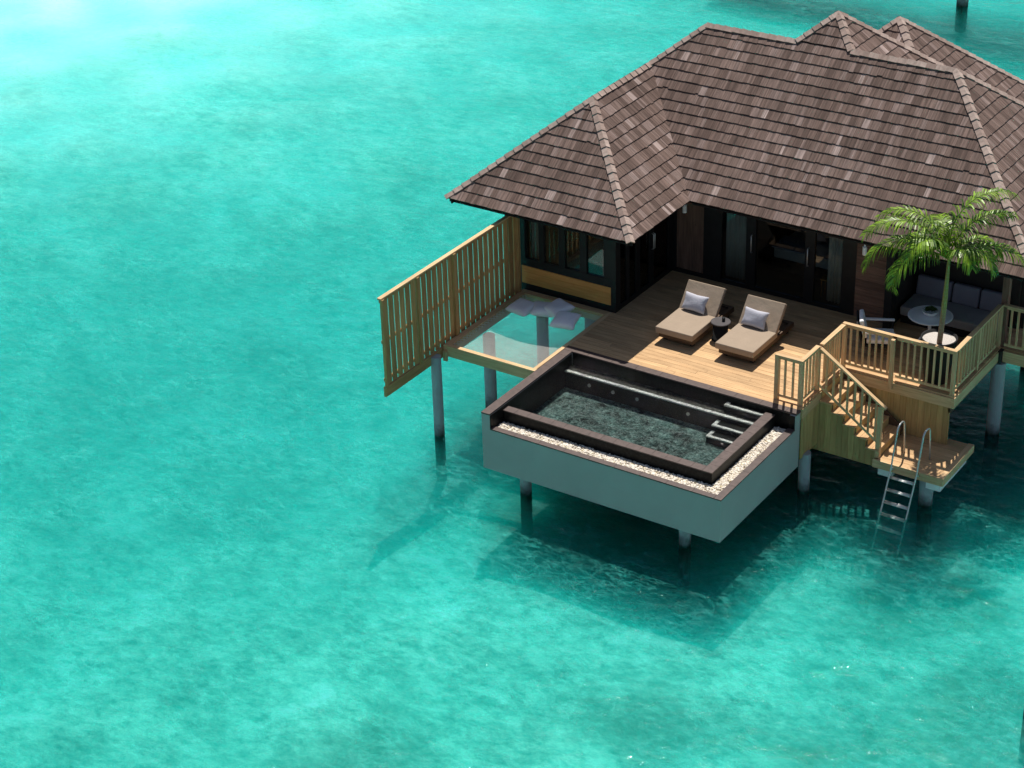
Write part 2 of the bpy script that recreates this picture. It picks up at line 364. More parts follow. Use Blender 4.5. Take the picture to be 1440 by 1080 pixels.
# ------------------------------------------------------------------ setting
SEA = -2.1; BED = -3.15
w = MB(); X_, Y0_, Y1_, ZB_ = 260, -200, 420, -6.0
w.add([(-X_, Y0_, SEA), (X_, Y0_, SEA), (X_, Y1_, SEA), (-X_, Y1_, SEA), (-X_, Y0_, ZB_), (X_, Y0_, ZB_), (X_, Y1_, ZB_), (-X_, Y1_, ZB_)],
      [(0, 1, 2, 3), (7, 6, 5, 4), (4, 5, 1, 0), (5, 6, 2, 1), (6, 7, 3, 2), (7, 4, 0, 3)])
tag(w.build('water', 'sea', origin=(0, 0, SEA)), kind='structure')
def sst(a, b, x):
    t = min(1, max(0, (x-a)/(b-a))); return t*t*(3-2*t)
def bed_z(x, y):
    z = BED
    z += 0.88*sst(44, 2, math.hypot(x+39, y-24))                 # bed rises off to the left
    z -= 0.22*sst(13, 2, math.hypot((x+10)*.8, y-3))                      # slightly deeper hollow left of the fence
    z += 0.12*sst(11, 3, math.hypot(x-4, y+7))                           # shallower in front of the pool
    z += 0.035*math.sin(x*1.3+math.sin(y*.9)*1.4)+0.03*math.sin(y*1.7+math.sin(x*.8)*1.7)
    return z
xs_ = [-250, -120, -70]+[-60+0.5*i for i in range(180)]+[35, 60, 120, 250]; ys_ = [-190, -100, -50]+[-25+0.5*i for i in range(150)]+[55, 80, 150, 400]
w = MB(); nx_ = len(xs_)
w.add([(x, y, bed_z(x, y)) for y in ys_ for x in xs_], [(j*nx_+i, j*nx_+i+1, (j+1)*nx_+i+1, (j+1)*nx_+i) for j in range(len(ys_)-1) for i in range(nx_-1)])
tag(w.build('sea_bed', 'bed', smooth=True, origin=(0, 0, BED)), kind='structure')

# ------------------------------------------------------------------ piles
PG = 'concrete piles carrying the villa and its decks'
def pile(x, y, top, r, label):
    mb = MB(); mb.tube([(x, y, BED-0.5), (x, y, -2.5), (x, y, SEA), (x, y, top)], r, 20)
    tag(mb.build('support_pile', 'pile', smooth=False, origin=(x, y, BED)), label, 'pile', PG)
pile(-2.39, 1.72, -0.12, 0.118, 'slender grey pile under the slatted privacy fence, standing clear in the water')
pile(-2.12, 3.40, -0.28, 0.14, 'grey pile below the net hammock, between the fence pile and the pool box')
pile(-1.62, 4.85, -0.28, 0.14, 'shaded grey pile seen through the net below the scattered cushions')
pile(-0.75, 5.55, -0.32, 0.14, 'shaded grey pile at the back of the net beside the villa deck')
pile(0.62, 0.66, -1.33, 0.125, 'short pile under the left end of the plunge pool box')
pile(4.50, 0.66, -1.33, 0.125, 'short pile under the right front corner of the plunge pool box')
pile(5.62, 3.80, -1.2, 0.125, 'pile between the pool box and the wooden stair skirt')
pile(8.05, 4.60, -1.42, 0.15, 'pile directly under the landing behind the steel ladder')
pile(8.12, 8.10, -0.33, 0.155, 'tall grey pile under the corner of the dining deck at the right')
for x, y, lb in ((2.3, 7.0, 'pile hidden under the deck below the sun loungers'), (5.6, 7.2, 'pile hidden under the deck below the white armchair'), (-2.3, 9.5, 'pile hidden under the outer wall of the left wing'), (2.6, 11.5, 'pile hidden under the room with the bed'), (7.6, 11.5, 'pile hidden under the floor behind the sofa')):
    pile(x, y, -0.33, 0.15, lb)

# ------------------------------------------------------------------ villa
villa = thing('villa', (2.6, 9.0, 0), 'overwater villa with brown shingled hip roofs and dark glazed doors', 'villa')
mb = MB(); mb.box((-2.5, 5.42, -0.3), (0.0, 12.9, -0.01)); mb.box((0.004, 7.95, -0.303), (8.2, 12.9, -0.012)); mb.build('floor_slab', 'dark', villa)
# roof -------------------------------------------------
TP = 0.837; ZE = 2.34; ca = 1/math.sqrt(1+TP*TP); SEC = 1/ca
EX0, EX1, EX2, EY0, EY1, EY2 = -3.853, 1.013, 9.13, 4.37, 6.953, 13.75
WH = (EX1-EX0)/2; MH = (EY2-EY1)/2
roof_under = MB()
rb = MB()
def slope(org, ux, up, itv, hmax, hmin=0.0, clip=None):
    """org: point on the eave at u=0; ux: eave direction; up: plan direction up the slope; itv(h): (u0,u1)"""
    ux = Vector((*ux, 0)); upv = Vector((*up, TP)).normalized(); nrm = ux.cross(upv)
    if nrm.z < 0: nrm = -nrm
    org = Vector(org); expo = 0.262; k = 0
    while True:
        s0 = k*expo; h0 = s0*ca
        if h0 > hmax-0.02: break
        k += 1
        if h0 < hmin: continue
        s1 = s0+expo+0.05
        hm = min(h0+expo*ca*0.5, hmax)
        a, b_ = itv(h0); a1, b1 = itv(min((s1)*ca, hmax))
        a = min(a, a1) if a1 < a else a; b_ = max(b_, b1)
        if b_-a < 0.05: continue
        u = a - rnd.random()*0.1; lift = (1.0 if k > 1 else 1.2)
        while u < b_:
            wd = rnd.choice((0.075, 0.1, 0.125, 0.15, 0.18)) * (0.9+0.2*rnd.random())
            ua, ub = max(u, a), min(u+wd-0.004, b_); u += wd
            if ub-ua < 0.012: continue
            js = rnd.gauss(0, 0.004) + (rnd.random() < 0.025)*rnd.uniform(-0.02, 0.03)
            lo_ = s0+js; zb = 0.031*lift+rnd.uniform(0, 0.007); zt = 0.010
            t0, t1 = (s1*ca-h0), 0
            # clip top edge to the polygon
            uat = min(max(ua, a1), b1); ubt = min(max(ub, a1), b1)
            top = s1
            if min(s1*ca, hmax) < s1*ca: top = hmax*SEC
            P = [org+ux*ua+upv*lo_+nrm*zb, org+ux*ub+upv*lo_+nrm*zb, org+ux*ubt+upv*top+nrm*zt, org+ux*uat+upv*top+nrm*zt,
                 org+ux*ua+upv*lo_+nrm*(zb-0.024), org+ux*ub+upv*lo_+nrm*(zb-0.024), org+ux*ubt+upv*top+nrm*(zt-0.01), org+ux*uat+upv*top+nrm*(zt-0.01)]
            du = rnd.random()*30; dv = rnd.random()*30
            q = [(ua+du, lo_+dv), (ub+du, lo_+dv), (ubt+du, top+dv), (uat+du, top+dv)]
            rb.add(P, [(0, 1, 2, 3), (4, 5, 1, 0), (5, 6, 2, 1), (7, 4, 0, 3)],
                   [q, [(ua+du, dv), (ub+du, dv), (ub+du, dv+.02), (ua+du, dv+.02)], [q[1]]*4, [q[0]]*4])
def poly(pts): roof_under.add([(x, y, z-0.006) for x, y, z in pts], [tuple(range(len(pts)))])
def zz(h): return ZE+TP*h
def fm(h):
    l_ = EX1-h-.07 if h <= WH else EX0+h
    return (l_, EX2-h)
slope((0, EY1, ZE), (1, 0), (0, 1), fm, MH)
slope((0, EY1, ZE), (1, 0), (0, 1), lambda h: (2.54-(4.09-h), 2.54+(4.09-h)), 4.09, 3.3)
slope((0, EY0, ZE), (1, 0), (0, 1), lambda h: (EX0+h, EX1-h), WH)
slope((EX1, 0, ZE), (0, 1), (-1, 0), lambda h: (EY0+h, EY1+h+.07), WH)
slope((EX0, 0, ZE), (0, 1), (1, 0), lambda h: (EY0+h, EY1+WH), WH)
slope((EX0, 0, ZE), (0, 1), (1, 0), lambda h: (max(EY1+WH, EY1+h), EY2-h), MH)
slope((EX2, 0, ZE), (0, 1), (-1, 0), lambda h: (EY1+h, EY2-h), MH)
slope((0, EY2, ZE), (1, 0), (0, -1), lambda h: (EX0+h, EX2-h), MH)
# taller pyramid behind: front face already coplanar
AX, AY, AH = 2.54, EY1+4.09, 4.09
slope((AX+AH, 0, ZE), (0, 1), (-1, 0), lambda h: (max(AY-AH+h, 10.3), AY+AH-h), AH)
slope((AX-AH, 0, ZE), (0, 1), (1, 0), lambda h: (max(AY-AH+h, 10.3), AY+AH-h), AH)
slope((0, AY+AH, ZE), (1, 0), (0, -1), lambda h: (AX-AH+h, AX+AH-h), AH)
BX, BY, BH = 2.56, 14.5, 2.70
slope((BX+BH, 0, ZE), (0, 1), (-1, 0), lambda h: (BY-BH+h, BY+BH-h), BH)
slope((BX-BH, 0, ZE), (0, 1), (1, 0), lambda h: (BY-BH+h, BY+BH-h), BH)
slope((0, BY-BH, ZE), (1, 0), (0, 1), lambda h: (BX-BH+h, BX+BH-h), BH)
slope((0, BY+BH, ZE), (1, 0), (0, -1), lambda h: (BX-BH+h, BX+BH-h), BH)
g = 0.0
WX = (EX0+EX1)/2; WP = (WX, EY0+WH, zz(WH)); WQ = (WX, EY1+WH, zz(WH))
ML = (EX0+MH, EY1+MH, zz(MH)); MR = (EX2-MH, EY1+MH, zz(MH)); AP = (AX, AY, zz(AH)); BP = (BX, BY, zz(BH))
AL = (AX-(AH-MH), EY1+MH, zz(MH)); AR = (AX+(AH-MH), EY1+MH, zz(MH))
poly([(EX1, EY1, ZE), (EX2, EY1, ZE), MR, AR, AP, AL, ML, WQ])
poly([(EX0, EY0, ZE), (EX1, EY0, ZE), WP]); poly([(EX1, EY0, ZE), (EX1, EY1, ZE), WQ, WP])
poly([(EX0, EY2, ZE), (EX0, EY0, ZE), WP, WQ, ML]); poly([(EX2, EY1, ZE), (EX2, EY2, ZE), MR]); poly([(EX2, EY2, ZE), (EX0, EY2, ZE), ML, MR])
def corners(x, y, h): return [(x-h, y-h, ZE), (x+h, y-h, ZE), (x+h, y+h, ZE), (x-h, y+h, ZE)]
c4 = corners(AX, AY, AH); poly([(AX+AH, 10.4, ZE), c4[2], AP, (AX+(AH-3.45), 10.4, zz(3.45))]); poly([c4[3], (AX-AH, 10.4, ZE), (AX-(AH-3.45), 10.4, zz(3.45)), AP]); poly([c4[2], c4[3], AP])
c4 = corners(BX, BY, BH)
for i in range(4): poly([c4[i], c4[(i+1) % 4], BP])
roof = roof_under.build('roof', 'underlay', villa)
rb.build('shingles', 'shingle', roof)
caps = MB()
def capline(p0, p1, slopes, wd=0.088):
    """overlapping V caps from p0 (low) to p1 (high); slopes: two plan normals (down-slope directions)"""
    p0 = Vector(p0); p1 = Vector(p1); d = (p1-p0); L = d.length; d.normalize()
    sides = []
    for s_ in slopes:
        nn = Vector((s_[0]*TP, s_[1]*TP, 1)).normalized()   # plane normal
        t = nn.cross(d); t.normalize()
        if t.z > 0: t = -t
        if abs(t.z) < 1e-6 and t.dot(Vector((*s_, 0))) < 0: t = -t
        sides.append((t, nn))
    k = int(L/0.24)+1; st_ = L/k; upn = (sides[0][1]+sides[1][1]).normalized()
    for i in range(k):
        a = p0+d*(i*st_); b_ = p0+d*((i+1)*st_+0.03)
        lf = 0.072+rnd.uniform(0, .005); lb = 0.052
        for (t, nn) in sides:
            ww = wd*rnd.uniform(.93, 1.07)
            vs = [a+upn*lf, b_+upn*lb, b_+t*ww+nn*(lb-.015), a+t*ww+nn*(lf-.015), a+upn*(lf-.03), a+t*ww+nn*(lf-.045), b_+t*ww+nn*(lb-.04)]
            du = rnd.random()*20; U = [(du, 0), (du, .25), (du+.12, .25), (du+.12, 0)]
            caps.add(vs, [(0, 3, 2, 1), (4, 5, 3, 0), (5, 6, 2, 3)], [U, U, U])
S_, N_, E_, W_ = (0, -1), (0, 1), (1, 0), (-1, 0)
capline((EX0, EY0, ZE), WP, (S_, W_)); capline((EX1, EY0, ZE), WP, (S_, E_)); capline(WP, WQ, (E_, W_)); capline(WQ, ML, (S_, W_))
capline(ML, AL, (S_, N_)); capline(AL, AP, (S_, W_)); capline(AR, AP, (S_, E_)); capline(AR, MR, (S_, N_)); capline((EX2, EY1, ZE), MR, (S_, E_))
capline((EX2, EY2, ZE), MR, (N_, E_)); capline((AX+AH, AY+AH, ZE), AP, (N_, E_)); capline((BX+BH, BY+BH, ZE), BP, (N_, E_)); capline((BX+BH, BY-BH, ZE), BP, (S_, E_)); capline((BX-BH, BY-BH, ZE), BP, (S_, W_))
caps.build('ridge_caps', 'cap', roof)
fb = MB(); e = 0.13
for p, q in (((EX0, EY0), (EX1, EY0)), ((EX1, EY0), (EX1, EY1)), ((EX1, EY1), (EX2, EY1)), ((EX2, EY1), (EX2, EY2)), ((EX2, EY2), (EX0, EY2)), ((EX0, EY2), (EX0, EY0))):
    dx, dy = q[0]-p[0], q[1]-p[1]; L = math.hypot(dx, dy); nx, ny = -dy/L, dx/L
    fb.beam((p[0]+nx*e+dx/L*0.02, p[1]+ny*e+dy/L*0.02, ZE-0.07), (q[0]+nx*e-dx/L*0.03, q[1]+ny*e-dy/L*0.03, ZE-0.07), 0.03, 0.11)
fb.build('fascia', 'blackmatte', roof)
sf = MB(); sf.add([(EX0+.08, EY0+.08, 2.27), (EX1-.08, EY0+.08, 2.27), (EX1-.08, EY1+.08, 2.27), (EX2-.08, EY1+.08, 2.27), (EX2-.08, EY2-.08, 2.27), (EX0+.08, EY2-.08, 2.27)], [(0, 1, 2, 3, 4, 5)])
sf.build('soffit', 'brown', roof)

# walls ------------------------------------------------
ZW = 2.26
mb = MB()
mb.box((-2.9, 5.46, -0.3), (-2.78, 12.9, ZW)); mb.box((-2.776, 12.78, -0.3), (8.2, 12.9, ZW)); mb.box((8.08, 9.2, -0.302), (8.2, 12.776, ZW))
mb.box((5.55, 7.93, -0.298), (5.66, 9.12, ZW)); mb.box((5.55, 9.124, -0.3), (8.076, 9.22, ZW)); mb.build('wall', 'dark', villa)
# wing front wall: black frame with four panes over an ochre band
wf = MB(); y0, y1 = 5.31, 5.40
wf.box((-2.9, y0, -0.3), (0.07, y1, 0.16)); wf.box((-2.9, y0+.002, 0.164), (-2.46, y1, ZW)); wf.box((-2.456, y0, 0.61), (0.07, y1-.002, 0.80))
wf.box((-0.055, y0+.001, 0.164), (0.07, y1, 0.606)); wf.box((-2.456, y0, 1.98), (0.07, y1, ZW))
xs = [(-2.36, -1.98), (-1.84, -1.44), (-1.28, -0.88), (-0.70, -0.25)]
prev = -2.456
for a, b_ in xs: wf.box((prev, y0+.003, 0.804), (a, y1, 1.976)); prev = b_
wf.box((prev, y0+.003, 0.804), (0.07, y1, 1.976))
win = wf.build('window', 'black', villa)
for a, b_ in xs: MB().box((a, y0+.04, 0.804), (b_, y0+.05, 1.976)).build('pane', 'glass', win)
pn = MB()
for i in range(3): pn.box((-2.452, y0-.012, 0.168+i*.147), (-0.058, y0+.03, 0.168+i*.147+.143))
pn.build('wood_band', 'ochre', villa)
# wing side glazing (x = 0.07)
ws = MB(); x0, x1 = 0.0, 0.07
ws.box((x0, 5.403, -0.02), (x1, 7.9, 0.12)); ws.box((x0, 5.403, 2.02), (x1, 7.9, ZW))
prev = 5.403; sp = [(5.52, 5.80), (5.92, 6.22), (6.40, 6.82), (7.02, 7.70)]
for a, b_ in sp: ws.box((x0+.002, prev, 0.124), (x1, a, 2.016)); prev = b_
ws.box((x0+.002, prev, 0.124), (x1, 7.9, 2.016)); wd_ = ws.build('side_glazing', 'black', villa)
for a, b_ in sp: MB().box((x0+.03, a, 0.124), (x0+.04, b_, 2.016)).build('pane', 'glass', wd_)
for y in (6.90, 6.96): MB().tube([(0.075, y, 0.95), (0.13, y, 0.97), (0.13, y, 1.33), (0.075, y, 1.35)], 0.012, 8).build('handle', 'steel', wd_, True)
# main facade (y = 7.9)
fa = MB(); y0, y1 = 7.9, 7.99
fa.box((0.07, y0, -0.02), (4.72, y1, 0.09)); fa.box((0.07, y0, 2.08), (4.72, y1, ZW))
ops = [(0.16, 0.88), (1.34, 1.98), (2.22, 3.46), (3.70, 4.38)]; prev = 0.07
for a, b_ in ops: fa.box((prev, y0+.002, 0.094), (a, y1, 2.076)); prev = b_
fa.box((prev, y0+.002, 0.094), (4.72, y1, 2.076)); door = fa.build('sliding_door', 'black', villa)
for a, b_ in ops[1:]: MB().box((a, y0+.04, 0.094), (b_, y0+.05, 2.076)).build('pane', 'glass', door)
MB().box((0.16, y0+.03, 0.094), (0.88, y0+.06, 2.076)).build('wood_panel', 'clad', villa)
for x in (2.14, 3.555): MB().tube([(x, 7.9, 0.95), (x, 7.84, 0.97), (x, 7.84, 1.38), (x, 7.9, 1.40)], 0.013, 8).build('handle', 'steel', door, True)
cl = MB()
for i in range(12): cl.box((4.724, 7.9, -0.02+i*.19), (5.548, 7.955, -0.02+i*.19+.185))
cl.build('cladding', 'clad', villa)
MB().box((5.552, 7.62, -0.02), (5.72, 7.90, ZW)).build('column', 'blackmatte', villa)
MB().box((8.02, 8.16, 0.0), (8.16, 8.30, ZW)).build('veranda_post', 'clad', villa)
rm = MB(); rm.box((-2.77, 5.42, 0.0), (-0.002, 12.77, 0.02)); rm.box((0.002, 8.0, 0.0), (5.54, 12.77, 0.018)); rm.build('room_floor', 'brown', villa)
# curtains
def curtain(x0, x1, y, label, z0=0.1, z1=2.06):
    mb = MB(); n_ = int((x1-x0)/0.012); vs = []
    for i in range(n_+1):
        x = x0+(x1-x0)*i/n_; yy = y+0.03*math.sin(i*0.95)+0.012*math.sin(i*2.3+1)
        vs += [(x, yy, z0), (x, yy*1.0, z1)]
    fs = [(2*i, 2*i+2, 2*i+3, 2*i+1) for i in range(n_)]
    mb.add(vs, fs); o_ = mb.build('curtain', 'curtain', None, True); sm = o_.modifiers.new("thick", 'SOLIDIFY'); sm.thickness = 0.004
    tag(o_, label, 'curtain', 'curtains behind the villa glazing')
curtain(1.36, 1.96, 8.10, 'pale curtain gathered behind the glazing left of the sliding doors')
curtain(3.95, 4.36, 8.10, 'pale curtain gathered behind the glazing next to the wood clad wall')
curtain(-2.38, -2.0, 5.62, 'pale curtain behind the window pane nearest the privacy fence', 0.1, 1.95)
# bed inside
bed = thing('bed', (3.0, 10.0, 0.02), 'bed with pale grey covers standing inside behind the sliding doors', 'bed')
MB().box((2.1, 9.0, 0.08), (4.1, 11.2, 0.36)).build('bed_base', 'brown', bed); MB().box((2.12, 9.02, 0.364), (4.08, 11.18, 0.62)).build('mattress', 'curtain', bed, bevel=.05)
MB().box((2.08, 9.0, 0.625), (4.12, 9.7, 0.66)).build('blanket', 'pillow', bed, bevel=.012)
st_ = thing('wooden_stool', (3.85, 8.5, 0.02), 'small orange wooden stool behind the glass beside a pale curtain', 'stool')
MB().box((3.66, 8.34, 0.44), (3.92, 8.6, 0.47)).build('seat', 'ochre', st_)
for a in (3.68, 3.88):
    for b_ in (8.36, 8.56): MB().box((a, b_, 0.02), (a+.02, b_+.02, 0.439)).build('leg', 'ochre', st_)
# downlights
for (x, y, lb) in ((0.62, 7.45, 'small white cylinder lamp hanging in the inner roof corner'), (5.10, 7.45, 'small white cylinder lamp hanging in front of the wood clad wall')):
    mb = MB(); mb.lathe([(0.045, 0.0), (0.05, 0.01), (0.05, 0.19), (0.045, 0.2)], (x, y, 1.78), 20); t = mb.build('hanging_lamp', 'white', None, True); tag(t, lb, 'lamp', 'white lamps under the eaves')
    MB().tube([(x, y, 1.975), (x, y, 2.268)], 0.022, 8).build('stem', 'white', t)

# ------------------------------------------------------------------ deck
deck = thing('wooden_deck', (2.8, 5.6, 0), 'pine board deck between the plunge pool and the villa doors', 'deck')
mb = MB(); y = 3.44; pitch = 0.142
while y < 7.88:
    yb_ = min(y+pitch-0.006, 7.895)
    xe = 5.62 if y < 5.54 else 8.12
    cuts = [0.003]; x = rnd.uniform(0.6, 3.4)
    while x < xe-0.4: cuts.append(x); x += rnd.uniform(2.2, 3.6)
    cuts.append(xe)
    for a, b_ in zip(cuts, cuts[1:]): mb.box((a, y, -0.035), (b_-0.004, yb_, 0.0+rnd.uniform(-.0015, .0015)))
    y += pitch
y = 7.9
while y < 9.1:
    mb.box((5.67, y, -0.035), (8.12, min(y+pitch-.006, 9.12), 0.0)); y += pitch
y = 8.12
while y < 12.8:
    mb.box((8.125, y, -0.035), (10.4, y+pitch-.006, 0.0)); y += pitch
mb.build('deck_boards', 'deck', deck)
mb = MB()
mb.box((8.08, 5.54, -0.27), (8.14, 8.09, -0.037)); mb.box((5.63, 5.535, -0.27), (8.079, 5.575, -0.037)); mb.box((8.142, 8.06, -0.30), (10.4, 8.12, -0.037))
mb.box((4.95, 3.50, -0.27), (5.60, 3.535, -0.037)); mb.box((5.60, 3.536, -0.27), (5.635, 5.53, -0.037)); mb.box((-0.03, 3.45, -0.27), (0.0, 5.30, -0.002))
mb.box((-0.02, 3.56, -0.29), (5.59, 3.62, -0.04)); mb.build('fascia', 'pine', deck)
mb = MB()
for y in (4.4, 5.3, 6.4, 7.4): mb.box((0.02, y, -0.30), (5.58 if y < 5.5 else 8.07, y+.08, -0.038))
mb.box((8.0, 5.6, -0.42), (8.06, 12, -0.28)); mb.box((8.2, 8.13, -0.3), (10.4, 12.8, -0.038)); mb.build('joists', 'brown', deck)

# ------------------------------------------------------------------ plunge pool
pool = thing('plunge_pool', (2.82, 1.7, -1.337), 'grey walled plunge pool box with dark tiles cantilevered over the lagoon', 'pool')
PX, PY = 5.646, 3.43
sh = MB()
sh.box((0, 0, -1.337), (PX, PY, -0.80)); sh.box((0, 0, -0.7995), (PX, 0.12, -0.365)); sh.box((0, 0.1202, -0.7995), (0.205, PY, -0.03))
sh.box((0, 0, -0.3645), (0.205, 0.12, -0.03))
sh.box((5.52, 0.1202, -0.7995), (PX, 3.2, -0.365)); sh.box((0.2052, 3.25, -0.7995), (5.5195, PY, -0.03)); sh.box((5.52, 3.2002, -0.7995), (PX, PY, -0.03))
sh.build('shell', 'shell', pool)
cp = MB()
def tiles(lo, hi, ax, L=0.6):
    a = lo[ax]
    while a < hi[ax]-0.01:
        b_ = min(a+L, hi[ax]); l2 = list(lo); h2 = list(hi); l2[ax] = a; h2[ax] = b_-(0.003 if b_ < hi[ax] else 0); cp.box(l2, h2); a = b_
tiles((-0.012, 0.0, -0.029), (0.20, 3.232, 0.004), 1); tiles((-0.012, 3.236, -0.029), (5.66, 3.438, 0.004), 0)
tiles((0.21, -0.012, -0.364), (5.49, 0.135, -0.334), 0); tiles((5.495, -0.012, -0.364), (5.66, 3.19, -0.334), 1)
cp.build('coping', 'cope', pool, bevel=0.004)
tl = MB()
tl.box((0.2055, 0.122, -0.79), (0.215, 3.2, -0.032)); tl.box((0.2155, 3.235, -0.79), (5.518, 3.2495, -0.032)); tl.box((0.2052, 0.002, -0.36), (0.213, 0.1215, -0.032))
tl.box((5.519, 3.19, -0.36), (5.64, 3.1995, -0.031))
tl.box((0.2155, 0.122, -0.795), (5.518, 0.47, -0.42)); tl.box((5.19, 0.471, -0.795), (5.518, 3.18, -0.421))
tl.box((0.216, 0.476, -0.79), (5.186, 0.665, -0.14)); tl.box((4.985, 0.666, -0.79), (5.186, 3.18, -0.14))
tl.box((0.216, 2.9, -0.79), (4.984, 3.234, -0.315))
tl.box((4.05, 3.085, -0.314), (4.984, 3.233, -0.165)); tl.box((4.0, 2.64, -0.79), (4.984, 2.899, -0.435)); tl.box((4.02, 2.37, -0.79), (4.984, 2.639, -0.555))
tl.build('tiled_walls', 'tile', pool)
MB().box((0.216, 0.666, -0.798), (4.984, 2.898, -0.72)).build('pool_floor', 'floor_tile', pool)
MB().box((0.216, 2.98, -0.3145), (4.984, 3.232, -0.311)).build('bench_top', 'bench_tile', pool)
cp = MB(); tiles((0.20, 0.47, -0.139), (4.965, 0.675, -0.113), 0, .3); tiles((4.968, 0.47, -0.139), (5.19, 3.19, -0.113), 1, .3); cp.build('pool_lip', 'cope', pool, bevel=.004)
def trim(x0, y0, x1, y1, z, leg=None):
    mb = MB(); mb.box((x0, y0, z-.03), (x1, y1, z))
    if leg: mb.box((x0, y1+.0005, z-.03), (x0+.08, leg, z-.0005))
    mb.build('edge_trim', 'trim', pool)
trim(0.22, 2.892, 4.983, 2.975, -0.308); trim(4.05, 3.078, 4.983, 3.145, -0.150, 3.232); trim(4.0, 2.632, 4.983, 2.705, -0.431, 2.888); trim(4.02, 2.362, 4.983, 2.43, -0.551, 2.628)
for (x, z) in ((0.85, -0.5), (1.45, -0.5), (2.05, -0.5), (3.3, -0.5)):
    mb = MB(); mb.lathe([(0.001, 0), (0.04, 0), (0.04, 0.02), (0.001, 0.021)], (0, 0, 0), 16)
    mb.v = [(x+a, 2.899-c_, z+b_) for a, b_, c_ in mb.v]; mb.build('pool_light', 'trim', pool)
mb = MB(); mb.add([(0.2152, 0.6755, -0.122), (4.9675, 0.6755, -0.122), (4.9675, 3.2345, -0.122), (0.2152, 3.2345, -0.122)], [(0, 1, 2, 3)]); mb.build('pool_water', 'poolwater', pool)
# pebbles in the overflow channel
bm = bmesh.new(); bmesh.ops.create_icosphere(bm, subdivisions=1, radius=1.0); bv = [v.co.copy() for v in bm.verts]; bf = [tuple(v.index for v in f.verts) for f in bm.faces]; bm.free()
pb = MB()
def stones(x0, x1, y0, y1, N, z=-0.40):
    for _ in range(N):
        s_ = rnd.uniform(0.017, 0.033); c_ = Vector((rnd.uniform(x0, x1), rnd.uniform(y0, y1), z+rnd.uniform(0, .028)))
        Rm = Matrix.Rotation(rnd.random()*6.3, 3, 'Z') @ Matrix.Rotation(rnd.uniform(-.4, .4), 3, 'X')
        sc = Vector((s_, s_*rnd.uniform(.7, 1), s_*rnd.uniform(.45, .7)))
        pb.add([c_+Rm @ Vector((v.x*sc.x, v.y*sc.y, v.z*sc.z)) for v in bv], bf)
stones(0.24, 5.50, 0.15, 0.455, 3000); stones(5.21, 5.50, 0.455, 3.17, 1700)
tag(pb.build('pebbles', 'pebble', pool, True), kind='stuff')
MB().box((0.2157, 0.136, -0.4198), (5.5, 0.4695, -0.405)).build('pebble_bed', 'pebble', pool)
MB().box((5.191, 0.47, -0.4195), (5.5, 3.185, -0.405)).build('pebble_bed', 'pebble', pool)

# ------------------------------------------------------------------ overwater net
net = thing('overwater_net', (-1.2, 3.7, -0.02), 'white mesh lounging net in a pine frame between fence and deck', 'net')
fr_ = MB(); fr_.box((-2.42, 2.06, -0.26), (0.0-.02, 2.17, 0.0)); fr_.build('frame_beam', 'pine', net)
fr_ = MB(); fr_.box((-2.42, 2.172, -0.26), (-2.27, 5.30, 0.001)); fr_.build('frame_beam', 'pine', net)
fr_ = MB(); fr_.box((-0.12, 2.172, -0.22), (-0.032, 5.30, -0.003)); fr_.build('frame_beam', 'pine', net)
fr_ = MB(); fr_.box((-2.268, 5.12, -0.22), (-0.122, 5.304, -0.002)); fr_.build('frame_beam', 'pine', net)
fr_ = MB(); fr_.box((-2.40, 2.0, -0.36), (-2.30, 2.055, -0.12)); fr_.build('bracket', 'pine', net)
nm = MB(); X0, X1, Y0, Y1 = -2.20, -0.16, 2.21, 5.08; sp_ = 0.034; th = 0.003
def sag(x, y): 
    a = (x-X0)/(X1-X0); b_ = (y-Y0)/(Y1-Y0); return -0.05-0.10*math.sin(math.pi*a)*math.sin(math.pi*b_)
def strand(pts):
    vs = []
    for p in pts:
        for dx, dz in ((th, 0), (0, th), (-th, 0), (0, -th)): vs.append((p[0]+dx*(1 if abs(pts[-1][0]-pts[0][0]) < 1e-3 else 0), p[1]+dx*(0 if abs(pts[-1][0]-pts[0][0]) < 1e-3 else 1), p[2]+dz))
    fs = [(i*4+k, i*4+(k+1) % 4, i*4+4+(k+1) % 4, i*4+4+k) for i in range(len(pts)-1) for k in range(4)]
    nm.add(vs, fs)
x = X0
while x <= X1: strand([(x, Y0+(Y1-Y0)*i/8, sag(x, Y0+(Y1-Y0)*i/8)) for i in range(9)]); x += sp_
y = Y0
while y <= Y1: strand([(X0+(X1-X0)*i/8, y, sag(X0+(X1-X0)*i/8, y)) for i in range(9)]); y += sp_
nm.build('net_mesh', 'net', net)
lc = MB(); k = 0; y = Y0
while y < Y1: lc.tube([(X0, y, -.045), (-2.275, y+.06, -.03), (X0, y+.12, -.045)], .006, 5); lc.tube([(X1, y, -.045), (-0.115, y+.06, -.03), (X1, y+.12, -.045)], .006, 5); y += .12
x = X0
while x < X1: lc.tube([(x, Y0, -.045), (x+.06, 2.165, -.03), (x+.12, Y0, -.045)], .006, 5); x += .12
lc.build('lacing', 'net', net)

